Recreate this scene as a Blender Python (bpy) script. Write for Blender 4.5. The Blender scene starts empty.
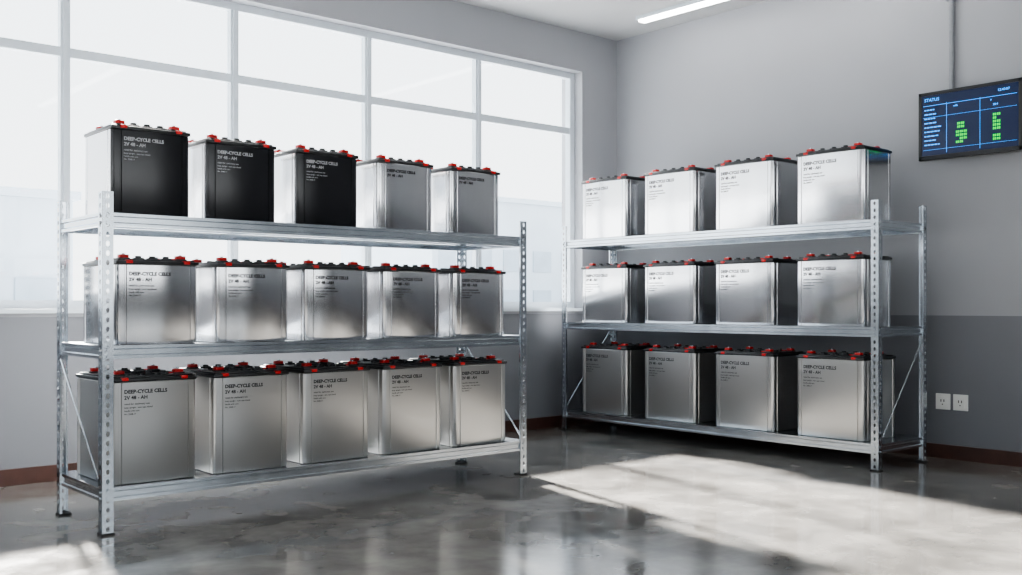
import bpy, bmesh, math, random
from mathutils import Vector, Matrix
random.seed(4)
scn = bpy.context.scene
C = scn.collection

# ------------------------------------------------------------------ materials
def new_mat(name):
    m = bpy.data.materials.new(name); m.use_nodes = True
    nt = m.node_tree
    return m, nt, nt.nodes['Principled BSDF']

def simple(name, col, rough=0.5, metal=0.0, var=0.08, scale=20, bump=0.0, emis=None, estr=0, stretch=None, coat=0, rvar=0):
    m, nt, b = new_mat(name)
    N, L = nt.nodes, nt.links
    tc = N.new('ShaderNodeTexCoord')
    mp = N.new('ShaderNodeMapping')
    L.new(tc.outputs['Object'], mp.inputs[0])
    if stretch: mp.inputs['Scale'].default_value = stretch
    no = N.new('ShaderNodeTexNoise'); no.inputs['Scale'].default_value = scale
    no.inputs['Detail'].default_value = 4
    L.new(mp.outputs[0], no.inputs['Vector'])
    r = N.new('ShaderNodeValToRGB')
    c0 = [max(0, c*(1-var)) for c in col]; c1 = [min(1, c*(1+var)) for c in col]
    r.color_ramp.elements[0].position = .3; r.color_ramp.elements[1].position = .7
    r.color_ramp.elements[0].color = (*c0, 1); r.color_ramp.elements[1].color = (*c1, 1)
    L.new(no.outputs['Fac'], r.inputs[0]); L.new(r.outputs[0], b.inputs['Base Color'])
    b.inputs['Roughness'].default_value = rough
    if rvar:
        mr = N.new('ShaderNodeMapRange'); mr.inputs[3].default_value = rough-rvar; mr.inputs[4].default_value = rough+rvar
        L.new(no.outputs['Fac'], mr.inputs[0]); L.new(mr.outputs[0], b.inputs['Roughness'])
    b.inputs['Metallic'].default_value = metal
    b.inputs['Coat Weight'].default_value = coat
    if bump:
        bp = N.new('ShaderNodeBump'); bp.inputs['Strength'].default_value = bump
        bp.inputs['Distance'].default_value = .01
        L.new(no.outputs['Fac'], bp.inputs['Height']); L.new(bp.outputs[0], b.inputs['Normal'])
    if emis:
        b.inputs['Emission Color'].default_value = (*emis, 1)
        b.inputs['Emission Strength'].default_value = estr
    return m

def wall_mat():
    m, nt, b = new_mat('wall_paint'); N, L = nt.nodes, nt.links
    g = N.new('ShaderNodeNewGeometry'); s = N.new('ShaderNodeSeparateXYZ')
    L.new(g.outputs['Position'], s.inputs[0])
    lt = N.new('ShaderNodeMath'); lt.operation = 'GREATER_THAN'; lt.inputs[1].default_value = 1.125
    L.new(s.outputs['Z'], lt.inputs[0])
    mix = N.new('ShaderNodeMix'); mix.data_type = 'RGBA'
    mix.inputs[6].default_value = (.170, .176, .195, 1)
    mix.inputs[7].default_value = (.315, .322, .342, 1)
    L.new(lt.outputs[0], mix.inputs[0])
    no = N.new('ShaderNodeTexNoise'); no.inputs['Scale'].default_value = 1.3; no.inputs['Detail'].default_value = 5
    L.new(g.outputs['Position'], no.inputs['Vector'])
    mr = N.new('ShaderNodeMapRange'); mr.inputs[3].default_value = .94; mr.inputs[4].default_value = 1.06
    L.new(no.outputs['Fac'], mr.inputs[0])
    mu = N.new('ShaderNodeVectorMath'); mu.operation = 'SCALE'
    L.new(mix.outputs[2], mu.inputs[0]); L.new(mr.outputs[0], mu.inputs['Scale'])
    L.new(mu.outputs[0], b.inputs['Base Color'])
    n2 = N.new('ShaderNodeTexNoise'); n2.inputs['Scale'].default_value = 180
    L.new(g.outputs['Position'], n2.inputs['Vector'])
    bp = N.new('ShaderNodeBump'); bp.inputs['Strength'].default_value = .06; bp.inputs['Distance'].default_value = .005
    L.new(n2.outputs['Fac'], bp.inputs['Height']); L.new(bp.outputs[0], b.inputs['Normal'])
    b.inputs['Roughness'].default_value = .6
    return m

def floor_mat():
    m, nt, b = new_mat('polished_concrete'); N, L = nt.nodes, nt.links
    g = N.new('ShaderNodeNewGeometry')
    def noise(sc, det, rough=.6, dist=0):
        n = N.new('ShaderNodeTexNoise'); n.inputs['Scale'].default_value = sc
        n.inputs['Detail'].default_value = det; n.inputs['Roughness'].default_value = rough
        n.inputs['Distortion'].default_value = dist
        L.new(g.outputs['Position'], n.inputs['Vector']); return n
    a = noise(1.2, 7, .58, .5); c = noise(3.6, 6, .55, .2)
    ad = N.new('ShaderNodeMath'); ad.operation = 'MULTIPLY_ADD'; ad.inputs[1].default_value = .45
    L.new(c.outputs['Fac'], ad.inputs[0])
    ml = N.new('ShaderNodeMath'); ml.operation = 'MULTIPLY'; ml.inputs[1].default_value = .55
    L.new(a.outputs['Fac'], ml.inputs[0]); L.new(ml.outputs[0], ad.inputs[2])
    r = N.new('ShaderNodeValToRGB')
    e = r.color_ramp.elements
    e[0].position = .38; e[0].color = (.12, .114, .106, 1)
    e[1].position = .64; e[1].color = (.27, .257, .238, 1)
    k = e.new(.5); k.color = (.18, .171, .159, 1)
    L.new(ad.outputs[0], r.inputs[0]); L.new(r.outputs[0], b.inputs['Base Color'])
    mr = N.new('ShaderNodeMapRange'); mr.inputs[1].default_value = .38; mr.inputs[2].default_value = .62
    mr.inputs[3].default_value = .07; mr.inputs[4].default_value = .20
    L.new(ad.outputs[0], mr.inputs[0]); L.new(mr.outputs[0], b.inputs['Roughness'])
    bp = N.new('ShaderNodeBump'); bp.inputs['Strength'].default_value = .03; bp.inputs['Distance'].default_value = .01
    L.new(c.outputs['Fac'], bp.inputs['Height']); L.new(bp.outputs[0], b.inputs['Normal'])
    b.inputs['IOR'].default_value = 1.65
    return m

def glass_mat():
    m, nt, b = new_mat('window_glass'); N, L = nt.nodes, nt.links
    N.remove(b)
    out = [n for n in N if n.type == 'OUTPUT_MATERIAL'][0]
    t = N.new('ShaderNodeBsdfTransparent'); t.inputs[0].default_value = (.97, .985, .99, 1)
    gl = N.new('ShaderNodeBsdfGlossy'); gl.inputs['Roughness'].default_value = .02
    mx = N.new('ShaderNodeMixShader'); mx.inputs[0].default_value = .04
    L.new(t.outputs[0], mx.inputs[1]); L.new(gl.outputs[0], mx.inputs[2]); L.new(mx.outputs[0], out.inputs[0])
    return m

M_wall = wall_mat(); M_floor = floor_mat(); M_glass = glass_mat()
M_ceil = simple('ceiling_paint', (.46, .465, .475), .8, var=.03, scale=3)
M_base = simple('baseboard_wood', (.06, .026, .020), .4, var=.2, scale=6)
M_frame = simple('window_frame_white', (.56, .61, .66), .4, var=.03, scale=10)
M_steel = simple('galvanised_steel', (.56, .60, .64), .22, 1.0, var=.05, scale=9, rvar=.06)
M_alu = simple('brushed_aluminium', (.63, .635, .65), .17, .96, var=.02, scale=5, stretch=(16, 16, .5), rvar=.015)
M_alu2 = simple('satin_aluminium', (.49, .488, .482), .29, .93, var=.012, scale=3)
M_black = simple('black_plastic', (.014, .015, .017), .32, var=.2, scale=30)
M_bpanel = simple('black_gloss_panel', (.010, .0105, .013), .22, var=.2, scale=10)
M_red = simple('red_terminal_plastic', (.55, .012, .010), .35, var=.1, scale=30)
M_ink = simple('label_ink_dark', (.03, .03, .034), .7, var=.1)
M_inkw = simple('label_ink_grey', (.36, .37, .39), .5, var=.1)
M_foot = simple('foot_rubber', (.02, .02, .022), .6)
M_plate = simple('outlet_plastic', (.78, .78, .76), .35, var=.02)
M_tube = simple('lamp_diffuser', (.9, .9, .9), .4, emis=(1, .98, .95), estr=14)
M_conduit = simple('conduit_paint', (.24, .25, .27), .4, .3)

# ------------------------------------------------------------------ helpers
def box(bm, x0, x1, y0, y1, z0, z1, mat=0, bev=0):
    vs = [bm.verts.new((x, y, z)) for x in (x0, x1) for y in (y0, y1) for z in (z0, z1)]
    idx = [(0,1,3,2),(4,6,7,5),(0,4,5,1),(2,3,7,6),(0,2,6,4),(1,5,7,3)]
    fs = []
    for i in idx:
        f = bm.faces.new([vs[j] for j in i]); f.material_index = mat; fs.append(f)
    if bev:
        es = list({e for f in fs for e in f.edges})
        r = bmesh.ops.bevel(bm, geom=es, offset=bev, segments=2, affect='EDGES', profile=.5)
        for f in r['faces']: f.material_index = mat
    return fs

def cyl(bm, c, r, h, mat=0, n=16, axis='Z', r2=None):
    rot = Matrix() if axis == 'Z' else (Matrix.Rotation(math.pi/2, 4, 'Y') if axis == 'X' else Matrix.Rotation(math.pi/2, 4, 'X'))
    res = bmesh.ops.create_cone(bm, cap_ends=True, segments=n, radius1=r, radius2=r if r2 is None else r2, depth=h,
                                matrix=Matrix.Translation(c) @ rot)
    for f in {f for v in res['verts'] for f in v.link_faces}:
        f.material_index = mat

def rod(bm, a, b, r, mat=0, n=8):
    a, b = Vector(a), Vector(b); d = b-a
    q = d.to_track_quat('Z', 'Y').to_matrix().to_4x4()
    res = bmesh.ops.create_cone(bm, cap_ends=True, segments=n, radius1=r, radius2=r, depth=d.length,
                                matrix=Matrix.Translation((a+b)/2) @ q)
    for f in {f for v in res['verts'] for f in v.link_faces}:
        f.material_index = mat

def to_mesh(bm, name, mats, smooth=None, recalc=True):
    if recalc: bmesh.ops.recalc_face_normals(bm, faces=bm.faces)
    me = bpy.data.meshes.new(name); bm.to_mesh(me); bm.free()
    for m in mats: me.materials.append(m)
    if smooth:
        me.shade_smooth()
        me.set_sharp_from_angle(angle=math.radians(smooth))
    return me

def obj(name, me, parent=None, loc=(0,0,0), rz=0):
    o = bpy.data.objects.new(name, me); C.objects.link(o)
    o.location = loc; o.rotation_euler = (0, 0, rz)
    if parent: o.parent = parent
    return o

def text_mesh(txt, size, bold=0.0):
    cu = bpy.data.curves.new('t', 'FONT'); cu.body = txt; cu.size = size
    cu.resolution_u = 2; cu.offset = bold
    o = bpy.data.objects.new('t', cu); C.objects.link(o)
    dg = bpy.context.evaluated_depsgraph_get()
    me = bpy.data.meshes.new_from_object(o.evaluated_get(dg))
    bpy.data.objects.remove(o)
    return me

# ------------------------------------------------------------------ room
XW, YW, H = 7.85, 7.34, 3.98
XL, YB = -3.6, -4.2
T = .3
def solid(name, boxes, mat):
    bm = bmesh.new()
    for b in boxes: box(bm, *b)
    return obj(name, to_mesh(bm, name, [mat]))
solid('floor', [(XL-T, XW+T, YB-T, YW+T, -.1, 0)], M_floor)
solid('ceiling', [(XL-T, XW+T, YB-T, YW+T, H, H+.15)], M_ceil)
WX0, WX1, WZ0, WZ1 = -1.42, 7.34, 1.15, 3.58
solid('wall_window', [(XL, WX0, YW, YW+T, 0, H), (WX1, XW, YW, YW+T, 0, H),
                      (WX0, WX1, YW, YW+T, 0, WZ0), (WX0, WX1, YW, YW+T, WZ1, H)], M_wall)
solid('wall_right', [(XW, XW+T, YB-T, YW+T, 0, H)], M_wall)
solid('wall_back', [(XL, -2.4, YB-T, YB, 0, H), (6.6, XW, YB-T, YB, 0, H),
                    (-2.4, 6.6, YB-T, YB, 0, .9), (-2.4, 6.6, YB-T, YB, 3.3, H)], M_wall)
solid('wall_left', [(XL-T, XL, YB-T, -2.5, 0, H), (XL-T, XL, 5.9, YW+T, 0, H),
                    (XL-T, XL, -2.5, 5.9, 0, .9), (XL-T, XL, -2.5, 5.9, 3.3, H)], M_wall)
bh = .11
solid('baseboard_window', [(XL, XW-.018, YW-.018, YW, 0, bh)], M_base)
solid('baseboard_right', [(XW-.018, XW, YB, YW, 0, bh)], M_base)
solid('baseboard_back', [(XL, XW-.018, YB, YB+.018, 0, bh)], M_base)
solid('baseboard_left', [(XL, XL+.018, YB+.018, YW-.018, 0, bh)], M_base)

def window(name, a0, a1, z0, z1, bars, trans, place, fw=.06, bw=.055):
    """frame in local X/Z, depth Y centred on 0"""
    e = bpy.data.objects.new(name, None); C.objects.link(e)
    e.location = place[0]; e.rotation_euler = (0, 0, place[1])
    bm = bmesh.new(); d = .035
    box(bm, a0, a0+fw, -d, d, z0, z1); box(bm, a1-fw, a1, -d, d, z0, z1)
    box(bm, a0+fw, a1-fw, -d, d, z0, z0+fw); box(bm, a0+fw, a1-fw, -d, d, z1-fw, z1)
    for x in bars:
        box(bm, x-bw/2, x+bw/2, -d*.9, d*.9, z0+fw, z1-fw)
        box(bm, x-bw*.22, x+bw*.22, -d*1.25, -d*.9, z0+fw, z1-fw)
    for z in trans: box(bm, a0+fw, a1-fw, -d*.85, d*.85, z-bw/2, z+bw/2)
    obj('frame', to_mesh(bm, name+'_frame', [M_frame]), e)
    bm = bmesh.new()
    vs = [bm.verts.new(p) for p in ((a0+fw,0,z0+fw),(a1-fw,0,z0+fw),(a1-fw,0,z1-fw),(a0+fw,0,z1-fw))]
    bm.faces.new(vs)
    obj('glass_pane', to_mesh(bm, name+'_glass', [M_glass]), e)
    return e
window('window_1', WX0, WX1, WZ0+.03, WZ1, [6.08, 4.85, 3.61, 2.335, 1.10, -.14], [2.985], ((0, 7.49, 0), 0), bw=.066)
window('fill_window_back', -2.4, 6.6, .9, 3.3, [-.9, .6, 2.1, 3.6, 5.1], [2.6], ((0, YB-.15, 0), 0), bw=.16)  # added unseen window: fill light and reflected stripes for the battery fronts
window('fill_window_left', -2.5, 5.9, .9, 3.3, [-1.1, .3, 1.7, 3.1, 4.5], [2.6], ((XL-.15, 0, 0), math.pi/2), bw=.12)  # added unseen window, brightens the fronts on the right rack
solid('window_sill', [(WX0, WX1, YW-.05, 7.49, WZ0, WZ0+.03)], M_frame)

# exterior
M_ext = simple('exterior_facade', (.57, .63, .69), .8, var=.06, scale=.3)
M_extg = simple('exterior_ground_concrete', (.48, .49, .50), .9, var=.1, scale=.5)
M_extd = simple('exterior_facade_glazing', (.43, .50, .57), .4, var=.1, scale=.5)
bm = bmesh.new(); box(bm, -80, 110, -80, 140, -.6, -.12)
obj('exterior_ground', to_mesh(bm, 'exterior_ground', [M_extg]))
def building(x0, x1, y0, y1, h):
    bm = bmesh.new(); box(bm, x0, x1, y0, y1, -.12, h)
    box(bm, x0-.3, x1+.3, y0-.3, y1+.3, h, h+.4)
    n = int((x1-x0)/3)
    for i in range(n):
        for k in range(int(h/3.2)):
            cx = x0 + (i+.5)*(x1-x0)/n; z = .8+k*3.2
            box(bm, cx-1, cx+1, y0-.08, y0, z, z+1.7, 1)
    obj('exterior_building', to_mesh(bm, 'exterior_building', [M_ext, M_extd]))
building(-6, 16, 50, 60, 6.2)
building(46, 75, 62, 75, 9.5)

# ------------------------------------------------------------------ batteries
def bulge(x, w, b): return b*(1-(2*x/w)**2)
def battery_mesh(name, w, d, h, style, long_label=True, b=.010):
    """front faces -Y, origin at bottom centre; h = total body+lid height"""
    bm = bmesh.new()
    lidh = .030; hb = h - lidh
    r = .026
    pts = []
    def arc(cx, cy, a0, a1, n=6):
        for i in range(n+1):
            a = math.radians(a0+(a1-a0)*i/n); pts.append((cx+r*math.cos(a), cy+r*math.sin(a)))
    arc(-w/2+r, -d/2+r, 180, 270)
    gx = w/2-.050
    fr = [(-gx-.006, 0), (-gx-.003, .005), (-gx+.003, .005), (-gx+.006, 0)]
    bf = lambda x: bulge(x, w-2*r, b)
    for x, o in fr: pts.append((x, -d/2+o - bf(x)))
    for i in range(1, 12):
        x = -gx+.006+(2*gx-.012)*i/12; pts.append((x, -d/2-bf(x)))
    for x, o in [(-x, o) for x, o in reversed(fr)]: pts.append((x, -d/2+o - bf(x)))
    arc(w/2-r, -d/2+r, 270, 360)
    gy = d/2-.05
    for y, o in [(-gy-.006, 0), (-gy-.003, .005), (-gy+.003, .005), (-gy+.006, 0),
                 (gy-.006, 0), (gy-.003, .005), (gy+.003, .005), (gy+.006, 0)]: pts.append((w/2-o, y))
    arc(w/2-r, d/2-r, 0, 90); arc(-w/2+r, d/2-r, 90, 180)
    for y, o in [(gy+.006, 0), (gy+.003, .005), (gy-.003, .005), (gy-.006, 0),
                 (-gy+.006, 0), (-gy+.003, .005), (-gy-.003, .005), (-gy-.006, 0)]: pts.append((-w/2+o, y))
    rings = []
    for z, s in [(0, .008), (.003, .002), (.010, 0), (hb-.004, 0), (hb, .003)]:
        rings.append([bm.verts.new((x*(1-2*s/w), y*(1-2*s/d), z)) for x, y in pts])
    n = len(pts)
    for a, c in zip(rings, rings[1:]):
        for i in range(n):
            f = bm.faces.new((a[i], a[(i+1) % n], c[(i+1) % n], c[i]))
            p = pts[i]; q = pts[(i+1) % n]
            isfront = (p[1]+q[1])/2 < -d/2+r*.4
            f.material_index = 1 if (style == 'black' and isfront) else 0
    bm.faces.new(list(reversed(rings[0]))); bm.faces.new(rings[-1])
    # lid
    o = .002
    box(bm, -w/2-o, w/2+o, -d/2-o-b*.5, d/2+o, hb, hb+.020, 2, bev=.005)
    box(bm, -w/2+.014, w/2-.014, -d/2+.014, d/2-.014, hb+.016, h, 2, bev=.004)
    # vent caps in two rows, with a carry bar between them
    for y in (-d*.34, d*.30):
        for k in range(3):
            x = (-.17+.17*k)*w
            box(bm, x-.026, x+.026, y-.022, y+.022, h-.003, h+.010, 2, bev=.003)
            cyl(bm, (x, y, h+.014), .017, .012, 2, 14)
    box(bm, -w*.3, w*.3, -.012, .012, h-.002, h+.012, 2, bev=.004)
    # terminals
    for x, y in ((-w*.35, -d*.34), (w*.35, -d*.34), (-w*.35, d*.30), (w*.35, d*.30)):
        box(bm, x-.031, x+.031, y-.026, y+.026, h-.004, h+.008, 2, bev=.003)
        box(bm, x-.026, x+.026, y-.021, y+.021, h+.006, h+.026, 3, bev=.005)
        cyl(bm, (x, y, h+.029), .009, .008, 4, 6)
    # red cable tabs folded over the lid rim
    for x in (-w*.35, w*.35):
        box(bm, x-.018, x+.018, -d/2-o-b*.5-.004, -d/2+.02, hb+.006, hb+.024, 3, bev=.003)
    for y in (-d*.34, d*.30):
        box(bm, w*.20, w*.31, y-.007, y+.007, h+.002, h+.010, 3)
    # label text
    def put(txt, size, x, z, bold=0):
        me = text_mesh(txt, size, bold)
        bm2 = bmesh.new(); bm2.from_mesh(me)
        for v in bm2.verts:
            px, pz = v.co.x + x, v.co.y + z
            v.co = (px, -d/2-bf(px)-.0014, pz)
        vm = {v: bm.verts.new(v.co) for v in bm2.verts}
        for f in bm2.faces:
            try:
                g = bm.faces.new([vm[v] for v in f.verts]); g.material_index = 5
            except ValueError: pass
        bm2.free(); bpy.data.meshes.remove(me)
    s = w/.43
    x0 = -w/2+.066
    put('DEEP-CYCLE CELLS', .0250*s, x0, hb-.056*s, .0012)
    put('2V 48 - AH', .0245*s, x0, hb-.085*s, .0009)
    if long_label:
        put('rated for stationary use', .0130*s, x0, hb-.112*s, .0002)
        put('keep upright - vent caps closed', .0110*s, x0, hb-.129*s, .0002)
        put('handle with care', .0110*s, x0, hb-.145*s, .0002)
        put('No. 2048-17', .0110*s, x0, hb-.161*s, .0002)
    side = M_alu2 if style == 'satin' else M_alu
    ink = M_inkw if style == 'black' else M_ink
    return to_mesh(bm, name, [side, M_bpanel, M_black, M_red, M_steel, ink], smooth=35, recalc=True)

# left rack geometry
LX0, LX1, LY0, LY1, LH = 1.875, 4.84, 5.40, 6.14, 1.80
LZ = [.245, .992, 1.69]
RX0, RX1, RY0, RY1, RH = 6.84, 7.56, 3.82, 7.12, 1.97
RZ = [.195, 1.045, 1.83]

bw, bd = .435, .42
A_blk = battery_mesh('battery_black', bw, bd, .465, 'black')
A_blkT = battery_mesh('battery_black_tall', bw, bd, .485, 'black')
A_sil = battery_mesh('battery_silver', bw, bd, .46, 'alu', False, b=.014)
A_mid = battery_mesh('battery_silver_mid', .455, .53, .462, 'alu', b=.018)
A_low = battery_mesh('battery_silver_low', .470, .56, .578, 'satin', b=.009)
offT = [-.02, -.045, -.03, .0, .03]
for i in range(5):
    x = 1.965 + bw/2 + .555*i
    obj('industrial_battery', (A_blkT if i == 0 else A_blk) if i < 3 else A_sil, loc=(x+offT[i], LY0+.07+bd/2, LZ[2]))
    obj('industrial_battery', A_mid, loc=(2.195+.567*i, LY0+.06+.265, LZ[1]))
    obj('industrial_battery', A_low, loc=(2.178+.573*i, LY0+.06+.28, LZ[0]))
cw, cd = .58, .40
B_top = battery_mesh('battery_wide_top', cw, cd, .565, 'alu', b=.008)
B_mid = battery_mesh('battery_wide_mid', cw, cd, .535, 'alu', b=.012)
B_low = battery_mesh('battery_wide_low', cw, .46, .63, 'satin', b=.007)
for i in range(4):
    y = 3.97 + cw/2 + .79*i
    for me, z, dd in ((B_top, RZ[2], cd), (B_mid, RZ[1], cd), (B_low, RZ[0], .46)):
        obj('industrial_battery', me, loc=(RX0+.07+dd/2, y, z), rz=-math.pi/2)

# ------------------------------------------------------------------ racks
def perf_strip(bm, origin, udir, width, height, pitch, ncol=1):
    """perforated sheet strip in the plane (udir, Z)"""
    o = Vector(origin); u = Vector(udir); z = Vector((0, 0, 1))
    rows = int(round(height/pitch)); ph = height/rows; cwid = width/ncol
    for c in range(ncol):
        for k in range(rows):
            cx = (c+.5)*cwid; cz = (k+.5)*ph
            hx, hz = cwid/2, ph/2
            outer = [(-hx,-hz),(0,-hz),(hx,-hz),(hx,0),(hx,hz),(0,hz),(-hx,hz),(-hx,0)]
            rx, rz = .0095, .0145
            inner = [(-rx*.75,-rz*.7),(0,-rz),(rx*.75,-rz*.7),(rx,0),(rx*.75,rz*.7),(0,rz),(-rx*.75,rz*.7),(-rx,0)]
            V = lambda p: bm.verts.new(o+u*(cx+p[0])+z*(cz+p[1]))
            ov = [V(p) for p in outer]; iv = [V(p) for p in inner]
            for i in range(8):
                j = (i+1) % 8
                bm.faces.new((ov[i], ov[j], iv[j], iv[i]))

def rack(name, L, D, Hh, shelves, origin, rz):
    """length along local X, front at local y=0 (facing -Y), depth +Y"""
    e = bpy.data.objects.new(name, None); C.objects.link(e)
    e.location = origin; e.rotation_euler = (0, 0, rz)
    pw = .056
    k = 0
    for px, sx in ((0, 1), (L, -1)):
        for py, sy in ((0, 1), (D, -1)):
            k += 1
            bm = bmesh.new()
            perf_strip(bm, (px, py, .008), (sx, 0, 0), pw, Hh-.008, .05)
            perf_strip(bm, (px, py, .008), (0, sy, 0), pw, Hh-.008, .05)
            bmesh.ops.remove_doubles(bm, verts=bm.verts, dist=.0004)
            me = to_mesh(bm, name+'_post', [M_steel], recalc=False)
            o = obj('post_%d' % k, me, e)
            m = o.modifiers.new('thick', 'SOLIDIFY'); m.thickness = .003; m.offset = 0
            # folded lips on the free edges of the angle profile
            bm = bmesh.new()
            xs = sorted((px+(pw-.001)*sx, px+(pw+.002)*sx)); ys = sorted((py, py+.012*sy))
            box(bm, xs[0], xs[1], ys[0], ys[1], .008, Hh)
            xs = sorted((px, px+.012*sx)); ys = sorted((py+(pw-.001)*sy, py+(pw+.002)*sy))
            box(bm, xs[0], xs[1], ys[0], ys[1], .008, Hh)
            obj('post_lip_%d' % k, to_mesh(bm, name+'_lip', [M_steel]), e)
            bm = bmesh.new()
            xs = sorted((px-.006*sx, px+(pw+.008)*sx)); ys = sorted((py-.006*sy, py+(pw+.008)*sy))
            box(bm, xs[0], xs[1], ys[0], ys[1], 0, .012, 0, bev=.003)
            obj('foot_%d' % k, to_mesh(bm, name+'_foot', [M_foot]), e)
    prof = [(0,0),(0,-.016),(.007,-.022),(.007,-.048),(0,-.054),(0,-.070),(.014,-.070),(.014,-.064),(.012,-.004),(.03,-.004),(.03,0)]
    def beam(bm, a, b, inward, zt):
        a, b, inw = Vector(a), Vector(b), Vector(inward)
        A = [bm.verts.new(a+inw*p[0]+Vector((0,0,zt+p[1]))) for p in prof]
        B = [bm.verts.new(b+inw*p[0]+Vector((0,0,zt+p[1]))) for p in prof]
        n = len(prof)
        for i in range(n):
            j = (i+1) % n
            bm.faces.new((A[i], A[j], B[j], B[i]))
        bm.faces.new(A); bm.faces.new(list(reversed(B)))
    g = .004
    for s, zt in enumerate(shelves):
        bm = bmesh.new()
        beam(bm, (g, g, 0), (L-g, g, 0), (0, 1, 0), zt)
        beam(bm, (g, D-g, 0), (L-g, D-g, 0), (0, -1, 0), zt)
        beam(bm, (g, g, 0), (g, D-g, 0), (1, 0, 0), zt)
        beam(bm, (L-g, g, 0), (L-g, D-g, 0), (-1, 0, 0), zt)
        box(bm, g+.02, L-g-.02, g+.02, D-g-.02, zt-.018, zt-.0005)
        for yy in (D*.3, D*.66):
            box(bm, g+.02, L-g-.02, yy-.02, yy+.02, zt-.045, zt-.018)
        obj('shelf_%d' % (s+1), to_mesh(bm, name+'_shelf', [M_steel]), e)
        bm = bmesh.new()
        for px, sx in ((0, 1), (L, -1)):
            for dz in (-.02, -.055):
                cyl(bm, (px+.028*sx, -.004, zt+dz), .010, .008, 0, 6, 'Y')
                cyl(bm, (px-.004*sx, .028, zt+dz), .010, .008, 0, 6, 'X')
        obj('bolts_%d' % (s+1), to_mesh(bm, name+'_bolts', [M_steel]), e)
    bm = bmesh.new()
    for px in (.006, L-.006):
        z0, z1 = shelves[0], shelves[1]-.07
        rod(bm, (px, .03, z0), (px, D-.03, z1), .006)
    obj('diagonal_braces', to_mesh(bm, name+'_brace', [M_steel], smooth=40), e)
    return e
rack('metal_shelving_rack', LX1-LX0, LY1-LY0, LH, LZ, (LX0, LY0, 0), 0)
rack('metal_shelving_rack', RY1-RY0, RX1-RX0, RH, RZ, (RX0, RY1, 0), -math.pi/2)

# ------------------------------------------------------------------ monitor
mon = bpy.data.objects.new('wall_monitor', None); C.objects.link(mon)
mw, mh = .79, .53
mon.location = (7.70, 3.56, 2.605); mon.rotation_euler = (0, 0, -math.pi/2)
bm = bmesh.new()
box(bm, -mw/2, mw/2, 0, .035, -mh/2, mh/2, 0, bev=.006)
box(bm, -mw/2+.1, mw/2-.1, .033, .06, -mh/2+.08, mh/2-.08, 0, bev=.006)
box(bm, -.1, .1, .058, .15, -.1, .1, 0)
for z0, z1 in ((-mh/2, -mh/2+.034), (mh/2-.026, mh/2)): box(bm, -mw/2, mw/2, -.008, .002, z0, z1, 0, bev=.003)
for x0, x1 in ((-mw/2, -mw/2+.026), (mw/2-.026, mw/2)): box(bm, x0, x1, -.008, .002, -mh/2, mh/2, 0, bev=.003)
obj('housing', to_mesh(bm, 'monitor_housing', [M_black]), mon)
M_scr = simple('screen_navy', (.003, .006, .018), .25, emis=(.002, .012, .06), estr=.7)
M_cy = simple('screen_cyan', (.02, .1, .2), .4, emis=(.02, .32, 1.0), estr=2.2)
M_gr = simple('screen_green', (.0, .2, .02), .4, emis=(.0, .75, .04), estr=1.3)
bm = bmesh.new()
box(bm, -mw/2+.02, mw/2-.02, -.003, .001, -mh/2+.026, mh/2-.020, 0)
obj('screen', to_mesh(bm, 'monitor_screen', [M_scr]), mon)
bm = bmesh.new()
y0, y1 = -.0055, -.0035
sx0, sx1, st, sb = -mw/2+.038, mw/2-.038, mh/2-.038, -mh/2+.048
box(bm, sx0, sx1, y0, y1, st-.070, st-.067, 0)
for f in (.26, .62): box(bm, sx0+(sx1-sx0)*f, sx0+(sx1-sx0)*f+.002, y0, y1, sb, st-.06, 0)
box(bm, sx0, sx1, y0, y1, st-.16, st-.1585, 0)
box(bm, sx0, sx1, y0, y1, sb+.03, sb+.0315, 0)
for i in range(9):
    z = st-.10-.034*i
    wdt = random.uniform(.06, .12); x = sx0+.01
    while x < sx0+.01+wdt:
        q = random.uniform(.012, .03); box(bm, x, x+q, y0, y1, z-.006, z+.003, 0); x += q+.006
def pix(x, n, m, z0):
    for i in range(n):
        for k in range(m):
            if random.random() < .12: continue
            box(bm, x+k*.030, x+k*.030+.010, y0, y1, z0+i*.026, z0+i*.026+.018, 1)
            box(bm, x+k*.030+.013, x+k*.030+.024, y0, y1, z0+i*.026, z0+i*.026+.018, 1)
pix(sx0+.26, 4, 3, sb+.06); pix(sx0+.27, 2, 2, sb+.175); pix(sx0+.54, 8, 2, sb+.05)
for (t, s, x, z) in (('STATUS', .034, sx0+.01, st-.035), ('12:40:07', .026, sx1-.14, st-.035), ('cells', .02, sx0+.24, st-.10),
                     ('V', .02, sx0+.52, st-.10), ('28.4', .022, sx0+.54, st-.135)):
    me = text_mesh(t, s, .0006); b2 = bmesh.new(); b2.from_mesh(me)
    vm = {v: bm.verts.new((v.co.x+x, y0, v.co.y+z)) for v in b2.verts}
    for f in b2.faces: bm.faces.new([vm[v] for v in f.verts]).material_index = 0
    b2.free()
obj('display_graphics', to_mesh(bm, 'monitor_graphics', [M_cy, M_gr]), mon)

bm = bmesh.new()
cyl(bm, (7.822, 3.75, (2.80+H)/2), .02, H-2.80, 0, 16)
for z in (3.6,): box(bm, 7.80, 7.85, 3.71, 3.79, z-.012, z+.012, 0, bev=.003)
obj('electrical_conduit', to_mesh(bm, 'conduit', [M_conduit], smooth=40))

# outlets
bm = bmesh.new()
for y in (3.83, 3.69):
    box(bm, 7.838, 7.85, y-.058, y+.058, .385, .51, 0, bev=.003)
    box(bm, 7.834, 7.84, y-.035, y+.035, .41, .485, 0, bev=.002)
    for dy in (-.012, .012): box(bm, 7.832, 7.835, y+dy-.003, y+dy+.003, .445, .465, 1)
    box(bm, 7.832, 7.835, y-.004, y+.004, .422, .43, 1)
obj('wall_outlet', to_mesh(bm, 'wall_outlet', [M_plate, M_foot]))

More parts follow.
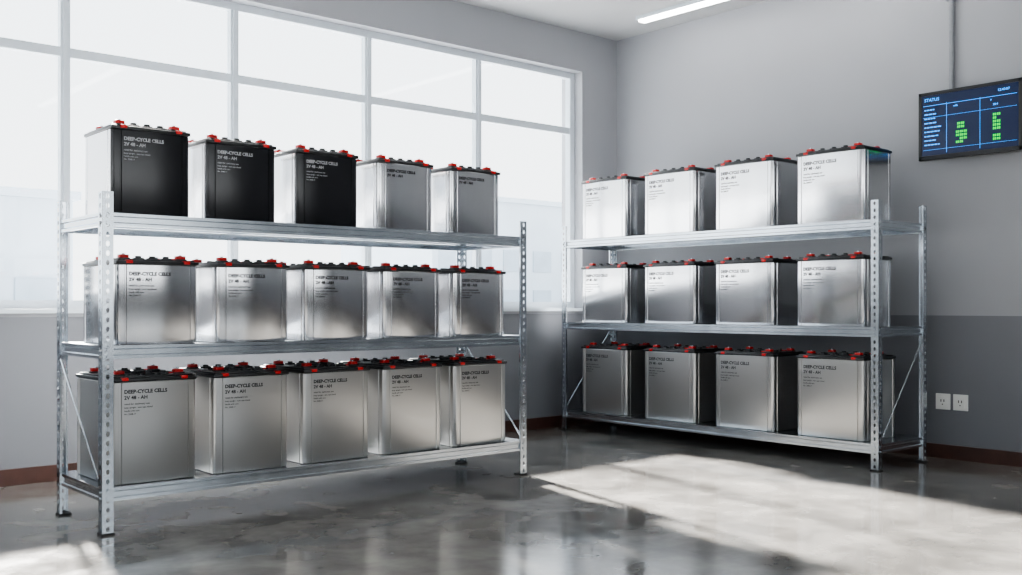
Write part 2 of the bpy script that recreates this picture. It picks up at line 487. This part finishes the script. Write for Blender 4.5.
# ceiling lamps: one in view by the right wall, others added as fill
def lamp(x, y0, y1):
    e = bpy.data.objects.new('ceiling_strip_light', None); C.objects.link(e)
    e.location = (x, (y0+y1)/2, H)
    l = (y1-y0)/2
    bm = bmesh.new(); box(bm, -.06, .06, -l, l, -.035, 0, 0, bev=.004)
    obj('lamp_body', to_mesh(bm, 'lamp_body', [M_frame]), e)
    bm = bmesh.new(); box(bm, -.045, .045, -l+.02, l-.02, -.055, -.033, 0, bev=.008)
    obj('lamp_diffuser', to_mesh(bm, 'lamp_diffuser', [M_tube]), e)
lamp(7.38, 3.6, 6.6); lamp(4.3, .2, 3.2); lamp(1.2, .2, 3.2)  # second and third are unseen, added to fill the room with light

# ------------------------------------------------------------------ light
w = bpy.data.worlds.new('hazy_sky'); scn.world = w; w.use_nodes = True
nt = w.node_tree; bg = nt.nodes['Background']
tc = nt.nodes.new('ShaderNodeTexCoord'); sp = nt.nodes.new('ShaderNodeSeparateXYZ')
cr = nt.nodes.new('ShaderNodeValToRGB')
nt.links.new(tc.outputs['Generated'], sp.inputs[0]); nt.links.new(sp.outputs['Z'], cr.inputs[0])
cr.color_ramp.elements[0].position = 0; cr.color_ramp.elements[0].color = (.97, .99, 1, 1)
cr.color_ramp.elements[1].position = .7; cr.color_ramp.elements[1].color = (.78, .89, 1, 1)
nt.links.new(cr.outputs[0], bg.inputs[0]); bg.inputs[1].default_value = 3.1
sun = bpy.data.lights.new('sun', 'SUN'); sun.energy = 62; sun.angle = math.radians(3.2); sun.color = (1, .96, .91)
so = bpy.data.objects.new('sun', sun); C.objects.link(so)
so.rotation_euler = Vector((-.22, -1, -.588)).to_track_quat('-Z', 'Y').to_euler()
so.location = (5, 20, 12)

# ------------------------------------------------------------------ camera
cam = bpy.data.cameras.new('camera'); co = bpy.data.objects.new('camera', cam); C.objects.link(co)
cam.lens = 35.9; cam.sensor_width = 36; cam.shift_y = .0181
co.location = (0, 0, 1.2); co.rotation_euler = (math.pi/2, 0, math.radians(-41))
scn.camera = co
scn.view_settings.view_transform = 'AgX'
try: scn.view_settings.look = 'AgX - Medium High Contrast'
except Exception: pass
scn.view_settings.exposure = .10
